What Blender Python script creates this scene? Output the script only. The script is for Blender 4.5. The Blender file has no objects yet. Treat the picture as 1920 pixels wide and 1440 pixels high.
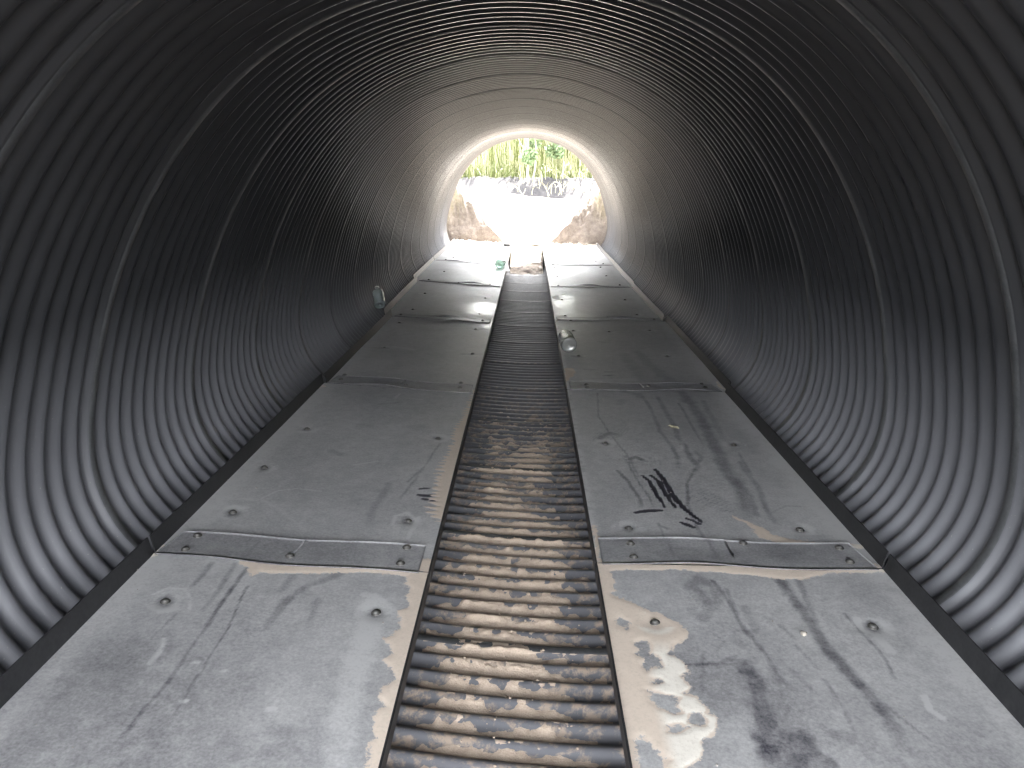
import bpy, math, random
import numpy as np
from mathutils import Matrix, Vector
random.seed(7); rng = np.random.default_rng(7)
sc = bpy.context.scene

# ---------------------------------------------------------------- camera
F_PX, TH, YA, RO = 1400.0, 0.2750, -0.0205, 0.010
CAM = np.array([0.0, 0.0, 0.95])
def cam_axes():
    f = np.array([math.sin(YA)*math.cos(TH), math.cos(YA)*math.cos(TH), -math.sin(TH)])
    r0 = np.array([math.cos(YA), -math.sin(YA), 0.0]); u0 = np.cross(r0, f)
    r = r0*math.cos(RO) + u0*math.sin(RO); u = -r0*math.sin(RO) + u0*math.cos(RO)
    return r, u, f
AR, AU, AF = cam_axes()
cd = bpy.data.cameras.new("camera"); cam = bpy.data.objects.new("camera", cd)
sc.collection.objects.link(cam); sc.camera = cam
cd.sensor_width = 36; cd.lens = 36*F_PX/1920; cd.clip_start = 0.02; cd.clip_end = 900
m = Matrix(((AR[0], AU[0], -AF[0], CAM[0]), (AR[1], AU[1], -AF[1], CAM[1]), (AR[2], AU[2], -AF[2], CAM[2]), (0, 0, 0, 1)))
cam.matrix_world = m

# ---------------------------------------------------------------- light
SUN_EL, SUN_AZ = math.radians(54), math.radians(20)      # azimuth from +Y towards +X
w = bpy.data.worlds.new("World"); sc.world = w; w.use_nodes = True
nt = w.node_tree; nt.nodes.clear()
sky = nt.nodes.new("ShaderNodeTexSky"); sky.sky_type = 'NISHITA'; sky.sun_disc = False
sky.sun_elevation = SUN_EL; sky.sun_rotation = SUN_AZ; sky.air_density = 1.0; sky.dust_density = 3.0
bg = nt.nodes.new("ShaderNodeBackground"); bg.inputs[1].default_value = 0.15
wo = nt.nodes.new("ShaderNodeOutputWorld")
hs = nt.nodes.new('ShaderNodeHueSaturation'); hs.inputs['Saturation'].default_value = .14; nt.links.new(sky.outputs[0], hs.inputs['Color']); nt.links.new(hs.outputs[0], bg.inputs[0]); nt.links.new(bg.outputs[0], wo.inputs[0])
sl = bpy.data.lights.new("sun", 'SUN'); sl.energy = 3.0; sl.angle = math.radians(0.5); sl.color = (1, .95, .87)
so = bpy.data.objects.new("sun", sl); sc.collection.objects.link(so)
sd = Vector((math.sin(SUN_AZ)*math.cos(SUN_EL), math.cos(SUN_AZ)*math.cos(SUN_EL), math.sin(SUN_EL)))
so.rotation_euler = sd.to_track_quat('Z', 'Y').to_euler(); so.location = sd*40
sc.view_settings.view_transform = 'Standard'; sc.view_settings.look = 'None'
sc.view_settings.exposure = 5.2; sc.view_settings.gamma = 1.0; sc.view_settings.use_curve_mapping = False
cy = sc.cycles
cy.use_denoising = True; cy.max_bounces = 14; cy.diffuse_bounces = 8; cy.glossy_bounces = 6
cy.transmission_bounces = 6; cy.transparent_max_bounces = 12; cy.sample_clamp_indirect = 12; cy.caustics_reflective = False

# ---------------------------------------------------------------- helpers
def pw(px, py, z=0.0, slope=None):
    """pixel of the 1920x1440 photograph -> point on the floor plane (or on the tilted left ledge)"""
    d = AF + (px-960)/F_PX*AR - (py-720)/F_PX*AU
    zz = z
    for _ in range(4):
        t = (zz-CAM[2])/d[2]; P = CAM + d*t
        if slope is None: break
        zz = z + slope(P[0])
    return P
def tag(o, label=None, cat=None, group=None, kind=None):
    if label: o['label'] = label
    if cat: o['category'] = cat
    if group: o['group'] = group
    if kind: o['kind'] = kind
    return o
def link(name, me, mat=None, parent=None, smooth=False):
    if mat is not None and not me.materials: me.materials.append(mat)
    if smooth and len(me.polygons): me.polygons.foreach_set('use_smooth', np.ones(len(me.polygons), bool))
    o = bpy.data.objects.new(name, me); sc.collection.objects.link(o)
    if parent: o.parent = parent
    return o
def empty(name, loc=(0, 0, 0)):
    o = bpy.data.objects.new(name, None); sc.collection.objects.link(o); o.location = loc; return o
def mesh_np(name, V, Fq):
    me = bpy.data.meshes.new(name); V = np.asarray(V, np.float32); Fq = np.asarray(Fq, np.int32)
    k = Fq.shape[1]
    me.vertices.add(len(V)); me.vertices.foreach_set('co', V.ravel())
    me.loops.add(Fq.size); me.loops.foreach_set('vertex_index', Fq.ravel())
    me.polygons.add(len(Fq)); me.polygons.foreach_set('loop_start', np.arange(0, Fq.size, k, dtype=np.int32))
    me.polygons.foreach_set('loop_total', np.full(len(Fq), k, np.int32))
    me.update(calc_edges=True); return me
def grid_faces(nr, nc):
    i = np.arange(nr-1)[:, None]*nc + np.arange(nc-1)[None, :]
    return np.stack([i, i+1, i+nc+1, i+nc], -1).reshape(-1, 4)
def _hash(ix, iy, seed):
    h = (ix.astype(np.int64)*374761393 + iy.astype(np.int64)*668265263 + seed*1442695) & 0xffffffff
    h = ((h ^ (h >> 13))*1274126177) & 0xffffffff
    return ((h ^ (h >> 16)) & 0xffff)/65535.0
def vnoise(x, y, seed=0):
    ix = np.floor(x); iy = np.floor(y); fx = x-ix; fy = y-iy; fx = fx*fx*(3-2*fx); fy = fy*fy*(3-2*fy)
    a = _hash(ix, iy, seed); b = _hash(ix+1, iy, seed); c = _hash(ix, iy+1, seed); d = _hash(ix+1, iy+1, seed)
    return a+(b-a)*fx+(c-a)*fy+(a-b-c+d)*fx*fy
def fbm(x, y, seed=0, o=4):
    v = 0; a = .5; t = 0
    for k in range(o): v = v+a*vnoise(x*2**k, y*2**k, seed+k*17); t += a; a *= .5
    return v/t
def sstep(a, b, x):
    t = np.clip((x-a)/(b-a), 0, 1); return t*t*(3-2*t)
def poly_sdf(X, Y, P):
    """signed distance, + inside"""
    P = np.asarray(P, float); d = np.full(X.shape, 1e9); ins = np.zeros(X.shape, bool)
    for a, b in zip(P, np.roll(P, -1, 0)):
        e = b-a; t = np.clip(((X-a[0])*e[0]+(Y-a[1])*e[1])/(e@e+1e-12), 0, 1)
        d = np.minimum(d, np.hypot(X-a[0]-t*e[0], Y-a[1]-t*e[1]))
        c = ((a[1] <= Y) & (b[1] > Y)) | ((b[1] <= Y) & (a[1] > Y))
        with np.errstate(divide='ignore', invalid='ignore'):
            xi = a[0]+(Y-a[1])*e[0]/(e[1] if abs(e[1]) > 1e-12 else 1e-12)
        ins ^= c & (X < xi)
    return np.where(ins, d, -d)
def line_dist(X, Y, P):
    P = np.asarray(P, float); d = np.full(X.shape, 1e9); along = np.zeros(X.shape)
    L = 0; tot = np.sum(np.hypot(*np.diff(P, axis=0).T))
    for a, b in zip(P[:-1], P[1:]):
        e = b-a; t = np.clip(((X-a[0])*e[0]+(Y-a[1])*e[1])/(e@e+1e-12), 0, 1)
        dd = np.hypot(X-a[0]-t*e[0], Y-a[1]-t*e[1]); n = np.linalg.norm(e)
        k = dd < d; d = np.where(k, dd, d); along = np.where(k, (L+t*n)/tot, along); L += n
    return d, along

# ---------------------------------------------------------------- materials
def new_mat(name):
    m = bpy.data.materials.new(name); m.use_nodes = True
    n = m.node_tree; b = n.nodes["Principled BSDF"]; return m, n, b
class N:
    def __init__(s, nt): s.t = nt
    def add(s, typ, **kw):
        n = s.t.nodes.new(typ)
        for k, v in kw.items(): setattr(n, k, v)
        return n
    def ln(s, a, b): s.t.links.new(a, b)
    def coord(s): return s.add("ShaderNodeTexCoord").outputs['Object']
    def noise(s, vec, scale, detail=4, rough=.55, dist=0, stretch=None):
        if stretch:
            mp = s.add("ShaderNodeMapping"); mp.inputs['Scale'].default_value = stretch; s.ln(vec, mp.inputs[0]); vec = mp.outputs[0]
        n = s.add("ShaderNodeTexNoise"); n.inputs['Scale'].default_value = scale; n.inputs['Detail'].default_value = detail
        n.inputs['Roughness'].default_value = rough; n.inputs['Distortion'].default_value = dist
        s.ln(vec, n.inputs['Vector']); return n.outputs[0]
    def math(s, op, a, b=None, c=None, clamp=False):
        n = s.add("ShaderNodeMath", operation=op, use_clamp=clamp)
        for i, v in enumerate((a, b, c)):
            if v is None: continue
            if isinstance(v, (int, float)): n.inputs[i].default_value = v
            else: s.ln(v, n.inputs[i])
        return n.outputs[0]
    def ramp(s, v, lo, hi, a=0.0, b=1.0):
        n = s.add("ShaderNodeMapRange", clamp=True); s.ln(v, n.inputs[0])
        n.inputs[1].default_value = lo; n.inputs[2].default_value = hi; n.inputs[3].default_value = a; n.inputs[4].default_value = b
        return n.outputs[0]
    def mix(s, f, a, b):
        n = s.add("ShaderNodeMix", data_type='RGBA')
        for sock, v in ((n.inputs[0], f), (n.inputs[6], a), (n.inputs[7], b)):
            if isinstance(v, (int, float)): sock.default_value = v
            elif isinstance(v, tuple): sock.default_value = (*v, 1)
            else: s.ln(v, sock)
        return n.outputs[2]
    def bump(s, h, strength, dist=.01, normal=None):
        n = s.add("ShaderNodeBump"); n.inputs['Strength'].default_value = strength; n.inputs['Distance'].default_value = dist
        s.ln(h, n.inputs['Height'])
        if normal is not None: s.ln(normal, n.inputs['Normal'])
        return n.outputs[0]

SAND = (.48, .385, .30)
def m_pipe():
    m, t, b = new_mat("coated_corrugated_steel"); g = N(t); co = g.coord()
    sep = g.add("ShaderNodeSeparateXYZ"); g.ln(co, sep.inputs[0]); z = sep.outputs[2]; y = sep.outputs[1]
    n1 = g.noise(co, 1.6, 5, .6); n2 = g.noise(co, 22, 6, .65); n3 = g.noise(co, 160, 3, .6)
    base = g.mix(n1, (.0125, .0135, .0155), (.025, .026, .0295))
    # dust that has settled on the lower half of the wall
    low = g.ramp(z, .62, .05)
    dust = g.math('MULTIPLY', low, g.ramp(n1, .3, .7, .55, .8))
    geo = g.add("ShaderNodeNewGeometry"); sn = g.add("ShaderNodeSeparateXYZ"); g.ln(geo.outputs['Normal'], sn.inputs[0])
    base = g.mix(dust, base, (.163, .165, .182))
    spots = g.ramp(n3, .68, .74); base = g.mix(g.math('MULTIPLY', spots, g.math('MULTIPLY', low, .6)), base, (.33, .31, .27))
    # the gutter bottom: silt stains
    bot = g.ramp(z, -.17, -.215); n4 = g.noise(co, 14, 7, .7, .6, (1, 1.4, 1)); n5 = g.noise(co, 45, 5, .7)
    st = g.math('MULTIPLY', bot, g.ramp(g.math('ADD', g.math('MULTIPLY', n4, .6), g.math('MULTIPLY', n5, .4)), .50, .58))
    yy = g.ramp(y, 3.2, 4.6, 1.0, .06); st = g.math('MULTIPLY', st, yy)
    base = g.mix(st, base, (.30, .24, .19))
    # paler, warmer tone towards the far mouth
    mouth = g.math('MULTIPLY', g.ramp(y, 9.7, 10.6), g.ramp(n1, .3, .6, .5, 1)); base = g.mix(mouth, base, (.075, .066, .06))
    g.ln(base, b.inputs['Base Color'])
    r = g.math('ADD', g.ramp(n1, .3, .7, .30, .335), g.math('MULTIPLY', dust, .22)); r = g.math('ADD', r, g.ramp(y, 8.8, 10.6, 0, .45)); g.ln(r, b.inputs['Roughness'])
    b.inputs['Specular IOR Level'].default_value = .55
    h = g.math('ADD', g.math('MULTIPLY', n2, .5), g.math('MULTIPLY', n3, .4)); 
    return m
def m_plate():
    m, t, b = new_mat("dusty_coated_steel_plate"); g = N(t); co = g.coord()
    at = g.add("ShaderNodeAttribute", attribute_name="mask"); sp = g.add("ShaderNodeSeparateColor"); g.ln(at.outputs['Color'], sp.inputs[0])
    Rm, Gm, Bm, Am = sp.outputs[0], sp.outputs[1], sp.outputs[2], at.outputs['Alpha']
    n1 = g.noise(co, 2.3, 6, .62, .5); n2 = g.noise(co, 30, 6, .7); n3 = g.noise(co, 150, 4, .7); n4 = g.noise(co, 9, 5, .6, 1.2, (1, .35, 1))
    dust = g.math('ADD', g.ramp(n1, .3, .7, .66, .92), g.math('MULTIPLY', g.math('SUBTRACT', n2, .5), .60))
    dust = g.math('ADD', dust, g.math('MULTIPLY', g.math('SUBTRACT', n4, .5), .22))
    dust = g.math('ADD', dust, g.math('MULTIPLY', g.math('SUBTRACT', n3, .5), .85))
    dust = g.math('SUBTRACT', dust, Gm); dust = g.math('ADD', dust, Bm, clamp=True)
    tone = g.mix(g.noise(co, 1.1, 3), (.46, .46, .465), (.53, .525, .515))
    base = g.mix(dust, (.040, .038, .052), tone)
    n5 = g.noise(co, 75, 5, .75, .8); ne = g.math('ADD', g.math('MULTIPLY', g.math('SUBTRACT', n2, .5), .5), g.math('MULTIPLY', g.math('SUBTRACT', n5, .5), 1.1))
    sand = g.ramp(g.math('ADD', Rm, ne), .47, .53)
    scol = g.mix(n2, (.56, .47, .39), (.70, .60, .51)); scol = g.mix(g.ramp(n3, .4, .75), scol, (.62, .53, .44))
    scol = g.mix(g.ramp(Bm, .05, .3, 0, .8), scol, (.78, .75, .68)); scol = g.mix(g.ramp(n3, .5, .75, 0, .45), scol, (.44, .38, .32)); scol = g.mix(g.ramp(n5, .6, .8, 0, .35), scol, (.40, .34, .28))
    base = g.mix(sand, base, scol)
    wet = g.ramp(g.math('ADD', Am, g.math('MULTIPLY', g.math('SUBTRACT', n2, .5), .7)), .25, .85)
    base = g.mix(g.math('MULTIPLY', wet, .5), base, (.12, .125, .135))
    g.ln(base, b.inputs['Base Color'])
    r = g.ramp(dust, 0, 1, .34, .54); r = g.math('ADD', r, g.math('MULTIPLY', sand, .4))
    r = g.math('MULTIPLY', r, g.ramp(wet, 0, 1, 1, .50)); g.ln(r, b.inputs['Roughness'])
    b.inputs['Specular IOR Level'].default_value = .55
    h = g.math('ADD', g.math('MULTIPLY', n3, .25), g.math('MULTIPLY', n2, .5)); h = g.math('ADD', h, g.math('MULTIPLY', sand, .6))
    g.ln(g.bump(h, .28, .003), b.inputs['Normal'])
    return m
def m_simple(name, c1, c2, scale, rough, spec=.4, bump=.3, bd=.004, metallic=0):
    m, t, b = new_mat(name); g = N(t); co = g.coord(); n = g.noise(co, scale, 6, .65); n2 = g.noise(co, scale*7, 4, .6)
    f = g.math('ADD', g.math('MULTIPLY', n, .6), g.math('MULTIPLY', n2, .4))
    g.ln(g.mix(g.ramp(f, .35, .65), c1, c2), b.inputs['Base Color']); b.inputs['Roughness'].default_value = rough
    b.inputs['Specular IOR Level'].default_value = spec; b.inputs['Metallic'].default_value = metallic
    g.ln(g.bump(f, bump, bd), b.inputs['Normal']); return m
def m_plastic(name, tint, diff):
    m, t, b = new_mat(name); t.nodes.remove(b); g = N(t); out = t.nodes["Material Output"]
    tr = g.add("ShaderNodeBsdfTransparent"); tr.inputs[0].default_value = (*tint, 1)
    gl = g.add("ShaderNodeBsdfGlossy"); gl.inputs['Roughness'].default_value = .08
    d0 = g.add("ShaderNodeBsdfDiffuse"); d0.inputs[0].default_value = (*diff, 1)
    tl_ = g.add("ShaderNodeBsdfTranslucent"); tl_.inputs[0].default_value = (*diff, 1)
    df = g.add("ShaderNodeMixShader"); df.inputs[0].default_value = .6; g.ln(d0.outputs[0], df.inputs[1]); g.ln(tl_.outputs[0], df.inputs[2])
    fr = g.add("ShaderNodeLayerWeight"); fr.inputs[0].default_value = .35
    nz = g.noise(g.coord(), 60, 4); g.ln(g.bump(nz, .4, .004), gl.inputs['Normal']); g.ln(g.bump(nz, .3, .004), fr.inputs['Normal'])
    m1 = g.add("ShaderNodeMixShader"); m1.inputs[0].default_value = .38; g.ln(tr.outputs[0], m1.inputs[1]); g.ln(df.outputs[0], m1.inputs[2])
    m2 = g.add("ShaderNodeMixShader"); g.ln(g.math('MULTIPLY_ADD', fr.outputs[1], .45, .07, clamp=True), m2.inputs[0]); g.ln(m1.outputs[0], m2.inputs[1]); g.ln(gl.outputs[0], m2.inputs[2])
    g.ln(m2.outputs[0], out.inputs[0]); return m
M_PIPE = m_pipe(); M_PLATE = m_plate()
M_SEAM = m_simple("seam_steel", (.045, .047, .05), (.08, .082, .086), 18, .58, .4, .1)
M_EDGE = m_simple("bare_coated_edge", (.014, .0145, .016), (.028, .028, .03), 14, .50, .35, .2)
M_BOLT = m_simple("dark_bolt_steel", (.035, .035, .037), (.10, .095, .085), 90, .42, .6, .3, .001)
M_SAND = m_simple("silt", (.38, .30, .235), (.56, .46, .37), 38, .9, .15, .7, .006)
M_SANDO = m_simple("dry_sand", (.37, .335, .29), (.46, .42, .37), 9, .95, .1, .6, .02)
M_HEAP = m_simple("lumpy_sand", (.19, .16, .137), (.35, .30, .26), 14, .95, .1, 1.0, .04)
M_SOIL = m_simple("dark_soil", (.022, .021, .023), (.045, .043, .044), 6, .95, .1, .8, .03)
M_EARTH = m_simple("grassy_earth", (.06, .08, .03), (.16, .14, .08), 3, .95, .1, .8, .03)
M_GRAVEL = m_simple("gravel", (.22, .20, .18), (.5, .46, .42), 20, .85, .2)
M_STEM = m_simple("dry_reed_stem", (.22, .22, .14), (.38, .37, .26), 5, .8, .2)
M_LEAF = m_simple("green_reed_leaf", (.045, .065, .016), (.11, .12, .04), 3, .6, .3)
M_BUSH = m_simple("bush_leaf", (.10, .15, .075), (.16, .21, .12), 3, .6, .3)
M_BARK = m_simple("pale_bark", (.40, .38, .32), (.58, .55, .48), 12, .85, .2)
M_DLEAF = m_simple("dead_leaf", (.5, .47, .30), (.62, .58, .42), 60, .7, .3)

# ---------------------------------------------------------------- pipe section
CX = -.032
HALF = [(0, 1.415), (.14, 1.406), (.28, 1.378), (.42, 1.333), (.545, 1.272), (.665, 1.188), (.775, 1.082), (.875, .955), (.960, .812), (1.030, .655),
        (1.080, .490), (1.112, .345), (1.122, .225), (1.105, .115), (1.055, .012), (.965, -.075), (.83, -.140), (.66, -.187), (.45, -.222), (.22, -.245), (0, -.252)]
def spline_pts(P, n):
    P = np.asarray(P, float); Q = np.vstack([P[-1], P, P[:2]])      # closed
    out = []
    for i in range(len(P)):
        p0, p1, p2, p3 = Q[i], Q[i+1], Q[i+2], Q[(i+3)]
        for k in range(n):
            t = k/n; out.append(.5*((2*p1)+(-p0+p2)*t+(2*p0-5*p1+4*p2-p3)*t*t+(-p0+3*p1-3*p2+p3)*t**3))
    return np.array(out)
right = [(x, z) for x, z in HALF]; left = [(-x, z) for x, z in HALF[-2:0:-1]]
RAW = spline_pts(right+left, 40)                     # top -> right -> bottom -> left
def resample(R, n):
    R = np.vstack([R, R[:1]]); s = np.concatenate([[0], np.cumsum(np.hypot(*np.diff(R, axis=0).T))]); L = s[-1]
    q = np.linspace(0, L, n, endpoint=False); return np.stack([np.interp(q, s, R[:, 0]), np.interp(q, s, R[:, 1])], -1), q, L
SEC, SQ, PERIM = resample(RAW, 2400)
for _ in range(60): SEC = (np.roll(SEC, 1, 0)+SEC*2+np.roll(SEC, -1, 0))/4
SEC, SQ, PERIM = resample(SEC, 2400)
TURN = .61; NRIB = 9; PITCH = TURN/NRIB; DEP = .0195; TL = TURN/PERIM; Y_A = 2.0
Y0P, Y1P = -0.45, 10.62
d_ = np.roll(SEC, -1, 0)-np.roll(SEC, 1, 0); d_ /= np.linalg.norm(d_, axis=1)[:, None]
NRM = np.stack([d_[:, 1], -d_[:, 0]], -1)                 # inward normal candidates
cen = np.array([0, .5]); sg = np.sign(((cen-SEC)*NRM).sum(1)).mean(); NRM *= np.sign(sg)
def corr(phi):
    """inward height of the corrugation at phase phi (in ribs from the seam)"""
    c = np.cos(2*np.pi*phi); u = (phi+NRIB/2) % NRIB-NRIB/2
    cw = np.minimum(1, 1.5*c+.5); c = np.where(np.abs(u) < .5, cw, c)
    return DEP/2*c
def phase(Y, s): return (Y-Y_A-TL*s)/PITCH
COLS = 176; S_BREAK = int(2400*.60)                       # mesh break hidden under the left ledge
idx = (S_BREAK+np.round(np.linspace(0, 2400, COLS+1)).astype(int))
s_col = idx/2400*PERIM; wrap = np.where(idx >= 2400, 1, 0); s_signed = s_col-PERIM    # ... left(-) -> top(0) -> right(+)
ii = idx % 2400
SPR = 10; dy = PITCH/SPR
pad = TL*PERIM
rows = int((Y1P-Y0P+2*pad)/dy)
Yg = Y0P-pad+np.arange(rows)[:, None]*dy + TL*(s_signed)[None, :]
Yc = np.clip(Yg, Y0P, Y1P)
off = corr(phase(Yc, s_signed[None, :]))
X = CX+SEC[ii, 0][None, :]+NRM[ii, 0][None, :]*off; Zp = SEC[ii, 1][None, :]+NRM[ii, 1][None, :]*off
V = np.stack([X, Yc, Zp], -1).reshape(-1, 3); Fq = grid_faces(rows, COLS+1)
yr = Yc.reshape(-1)[Fq]; keep = (yr.max(1)-yr.min(1)) > 1e-6; Fq = Fq[keep]
pipe = link("culvert_pipe", mesh_np("culvert_pipe", V, Fq), M_PIPE, smooth=True)
tag(pipe, "dark corrugated steel culvert pipe arching over the two plate walkways", "culvert")
# lock seam: one raised ribbon per turn
def seam_strip(k):
    n = 150; q = np.linspace(-PERIM*.40, PERIM*.60, n); vs = []
    for s in q:
        j = int(round((s % PERIM)/PERIM*2400)) % 2400; base = SEC[j]; nn = NRM[j]; y = Y_A+TURN*k+TL*s
        for dyy, hh in ((-.0135, -.0012), (-.0115, .0004), (.0, .0008), (.0115, .0004), (.0135, -.0012)):
            h = DEP/2+hh
            vs.append((CX+base[0]+nn[0]*h, y+dyy, base[1]+nn[1]*h))
    vs = np.array(vs); f = grid_faces(n, 5); yy = vs[:, 1][f]; f = f[(yy.min(1) > Y0P) & (yy.max(1) < Y1P)]
    return vs, f
for k in range(-6, 16):
    vs, f = seam_strip(k)
    if len(f) < 20: continue
    u, inv = np.unique(f, return_inverse=True)
    link("lock_seam", mesh_np("lock_seam", vs[u], inv.reshape(f.shape)), M_SEAM, pipe, smooth=True)

# ---------------------------------------------------------------- walkways
GUT_L, GUT_R = -.236, .186
def zL(x): return max(0.0, (-x+GUT_L)*.058)
def zLn(x): return np.maximum(0.0, (-x+GUT_L)*.058)
def PL(px, py): p = pw(px, py, 0, zL); return (p[0], p[1])
def PR(px, py): p = pw(px, py, 0); return (p[0], p[1])
JY_L = [0.30]+[ (PL(*a)[1]+PL(*b)[1])/2 for a, b in (((285, 1040), (805, 1071)), ((607, 720), (893, 736)), ((735, 594), (925, 605)), ((785, 526), (935, 538)), ((815, 489), (945, 497)))]+[10.34]
JY_R = [0.30]+[ (PR(*a)[1]+PR(*b)[1])/2 for a, b in (((1135, 1057), (1655, 1067)), ((1068, 733), (1355, 732)), ((1042, 603), (1245, 600)), ((1031, 539), (1183, 538)), ((1024, 498), (1150, 497)))]+[10.34]
OUT_L = [PL(*a)[0] for a in ((285, 1042), (607, 719), (735, 594), (785, 525), (815, 488))]
OUT_R = [PR(*a)[0] for a in ((1655, 1067), (1355, 731), (1245, 600), (1183, 538), (1150, 497))]
print("JL", np.round(JY_L, 2), "JR", np.round(JY_R, 2), "OL", np.round(OUT_L, 3), "OR", np.round(OUT_R, 3))
def c3(x, y): return (960+x*.25, 540+y*.25)
def c2(x, y): return (560+x*.25, 540+y*.25)
def c4(x, y): return (240+x*.375, 860+y*.375)
def c5(x, y): return (1050+x*.375, 860+y*.375)
# --- marks: (points, half width m, strength, fade)
def mk(fn, side, pts, w, s): return ([side(*fn(*p)) for p in pts], w, s)
DARK_R = [mk(c5, PR, p, w_, s_) for p, w_, s_ in (
    ([(770, 610), (850, 720), (930, 850), (1010, 960), (1080, 1060), (1150, 1150), (1165, 1200)], .006, .45),
    ([(830, 650), (900, 800), (1000, 930), (1090, 1100), (1120, 1240), (1160, 1340)], .006, .35),
    ([(1095, 600), (1190, 720), (1300, 880), (1400, 1030), (1540, 1160), (1650, 1310), (1720, 1440)], .014, .48),
    ([(1190, 610), (1250, 730), (1290, 860)], .008, .30), ([(1560, 1170), (1700, 1290), (1900, 1440)], .004, .35),
    ([(925, 1020), (990, 1150), (1030, 1300), (1060, 1440), (1060, 1560)], .024, .50),
    ([(610, 1020), (780, 1018), (980, 1015)], .006, .45), ([(790, 1030), (880, 970)], .012, .4),
    ([(715, 960), (718, 1080), (722, 1190)], .006, .30), ([(1060, 1040), (1110, 1180), (1165, 1330)], .010, .32),
    ([(1430, 770), (1600, 960), (1680, 1110)], .004, .40), ([(1320, 1100), (1420, 1250), (1500, 1420)], .005, .32),
    ([(1150, 1050), (1220, 1120), (1275, 1170)], .006, .30), ([(1110, 830), (1180, 900)], .006, .32), ([(1180, 930), (1300, 1060)], .004, .28),
    ([(930, 740), (990, 850), (960, 900)], .012, .22), ([(1390, 1390), (1440, 1380), (1480, 1440)], .016, .38), ([(1640, 1330), (1700, 1400)], .02, .2), ([(1080, 1400), (1200, 1420), (1260, 1500), (1140, 1540), (1060, 1480)], .040, .5), ([(1060, 1440), (1160, 1400), (1240, 1450)], .03, .3),
    ([(640, 640), (700, 600), (780, 640), (790, 720), (720, 790), (650, 740)], .014, .26), ([(690, 660), (760, 740)], .012, .30),
    # second panel
    ([(780, -60), (850, 90), (920, 180), (945, 300)], .020, .34), ([(900, 20), (990, 150), (1050, 290), (1090, 330)], .009, .30),
    ([(690, 40), (640, 120), (640, 230), (690, 350), (790, 510)], .005, .34), ([(950, 180), (990, 300)], .008, .28),
    ([(1060, 270), (1130, 235), (1240, 240)], .004, .22), ([(290, 60), (340, 110), (385, 180), (410, 240)], .006, .38),
    ([(340, 20), (410, 140), (470, 240)], .003, .3), ([(490, 320), (520, 400), (570, 500)], .004, .3), ([(500, 335), (545, 350)], .006, .4),
)] + [mk(c3, PR, p, w_, s_) for p, w_, s_ in (
    ([(960, 790), (1050, 920), (1110, 1080), (1240, 1260), (1255, 1350)], .008, .32), ([(1090, 820), (1200, 1010), (1250, 1130), (1330, 1260), (1400, 1340), (1330, 1430)], .010, .32),
    ([(1270, 780), (1400, 960), (1500, 1150), (1600, 1350), (1700, 1450)], .022, .34), ([(1250, 870), (1350, 1050), (1440, 1190)], .005, .34),
    ([(640, 790), (650, 960), (720, 1070), (850, 1240), (960, 1420)], .004, .36), ([(1430, 850), (1520, 1010), (1590, 1140)], .012, .22),
    ([(660, 1130), (740, 1090), (810, 1110)], .014, .40), ([(860, 1290), (920, 1270), (990, 1295)], .010, .48), ([(860, 1270), (890, 1320)], .012, .35),
    ([(840, 780), (960, 800), (970, 830)], .018, .25), ([(1700, 1240), (1800, 1410)], .006, .3), ([(800, 870), (830, 830)], .02, .15),
    ([(940, 480), (1060, 600), (1220, 720)], .03, .20), ([(840, 500), (940, 640), (1000, 700)], .03, .15), ([(460, 510), (520, 520)], .018, .5),
    ([(690, 660), (770, 655)], .008, .55), ([(700, 630), (770, 632)], .006, .4), ([(650, 405), (710, 410)], .014, .25), ([(540, 610), (640, 615)], .008, .25),
    ([(1370, 1230), (1420, 1270), (1390, 1330)], .008, .25),
)]
BLACK_R = [mk(c5, PR, p, w_, 1.0) for p, w_ in (
    ([(410, 85), (450, 115), (490, 190), (525, 245)], .0052), ([(455, 85), (495, 115), (530, 180), (575, 245)], .006),
    ([(475, 55), (515, 100), (560, 180), (610, 240), (660, 285), (705, 318)], .0075), ([(382, 270), (440, 262), (507, 260)], .009),
    ([(608, 320), (672, 346)], .006), ([(630, 300), (700, 330)], .006))]
DARK_L = [mk(c4, PL, p, w_, s_) for p, w_, s_ in (
    ([(590, 550), (480, 720), (330, 920), (150, 1190), (0, 1360), (-200, 1540)], .005, .50), ([(530, 530), (440, 690), (350, 800)], .006, .28),
    ([(600, 640), (560, 740), (430, 960), (340, 1100), (150, 1420)], .003, .48), ([(420, 520), (370, 590), (310, 650)], .006, .32), ([(240, 780), (110, 900), (0, 1010)], .004, .3),
    ([(1050, 580), (880, 650), (790, 720), (730, 800), (680, 880)], .010, .28), ([(950, 700), (890, 850)], .008, .2), ([(830, 590), (760, 680)], .008, .2),
    ([(-140, 1260), (-190, 1340), (-300, 1450)], .020, .22), ([(560, 1440), (760, 1400), (960, 1440), (800, 1560), (600, 1560)], .055, .22), ([(500, 1010), (380, 1200)], .003, .25),
    ([(1450, 90), (1360, 210)], .004, .3), ([(1400, 120), (1480, 40)], .003, .3), ([(1310, 130), (1220, 260), (1210, 330)], .012, .2), ([(1260, 160), (1300, 170)], .016, .14),
    ([(160, 700), (200, 680), (215, 710), (180, 730), (160, 700)], .010, .35), ([(1390, 300), (1410, 310)], .014, .3), ([(505, 262), (540, 262)], .014, .3), ([(660, 430), (620, 470)], .003, .4),
)] + [mk(c2, PL, p, w_, s_) for p, w_, s_ in (
    ([(240, 1225), (340, 1250)], .016, .2), ([(1060, 1170), (990, 1280), (870, 1430)], .004, .3), ([(490, 1030), (580, 1020)], .03, .12), ([(880, 1050), (960, 1060)], .03, .12),
    ([(610, 870), (770, 860)], .01, .15), ([(620, 450), (680, 448)], .02, .35), ([(1240, 490), (1330, 495)], .02, .3), ([(690, 600), (780, 560)], .04, .12))]
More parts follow.
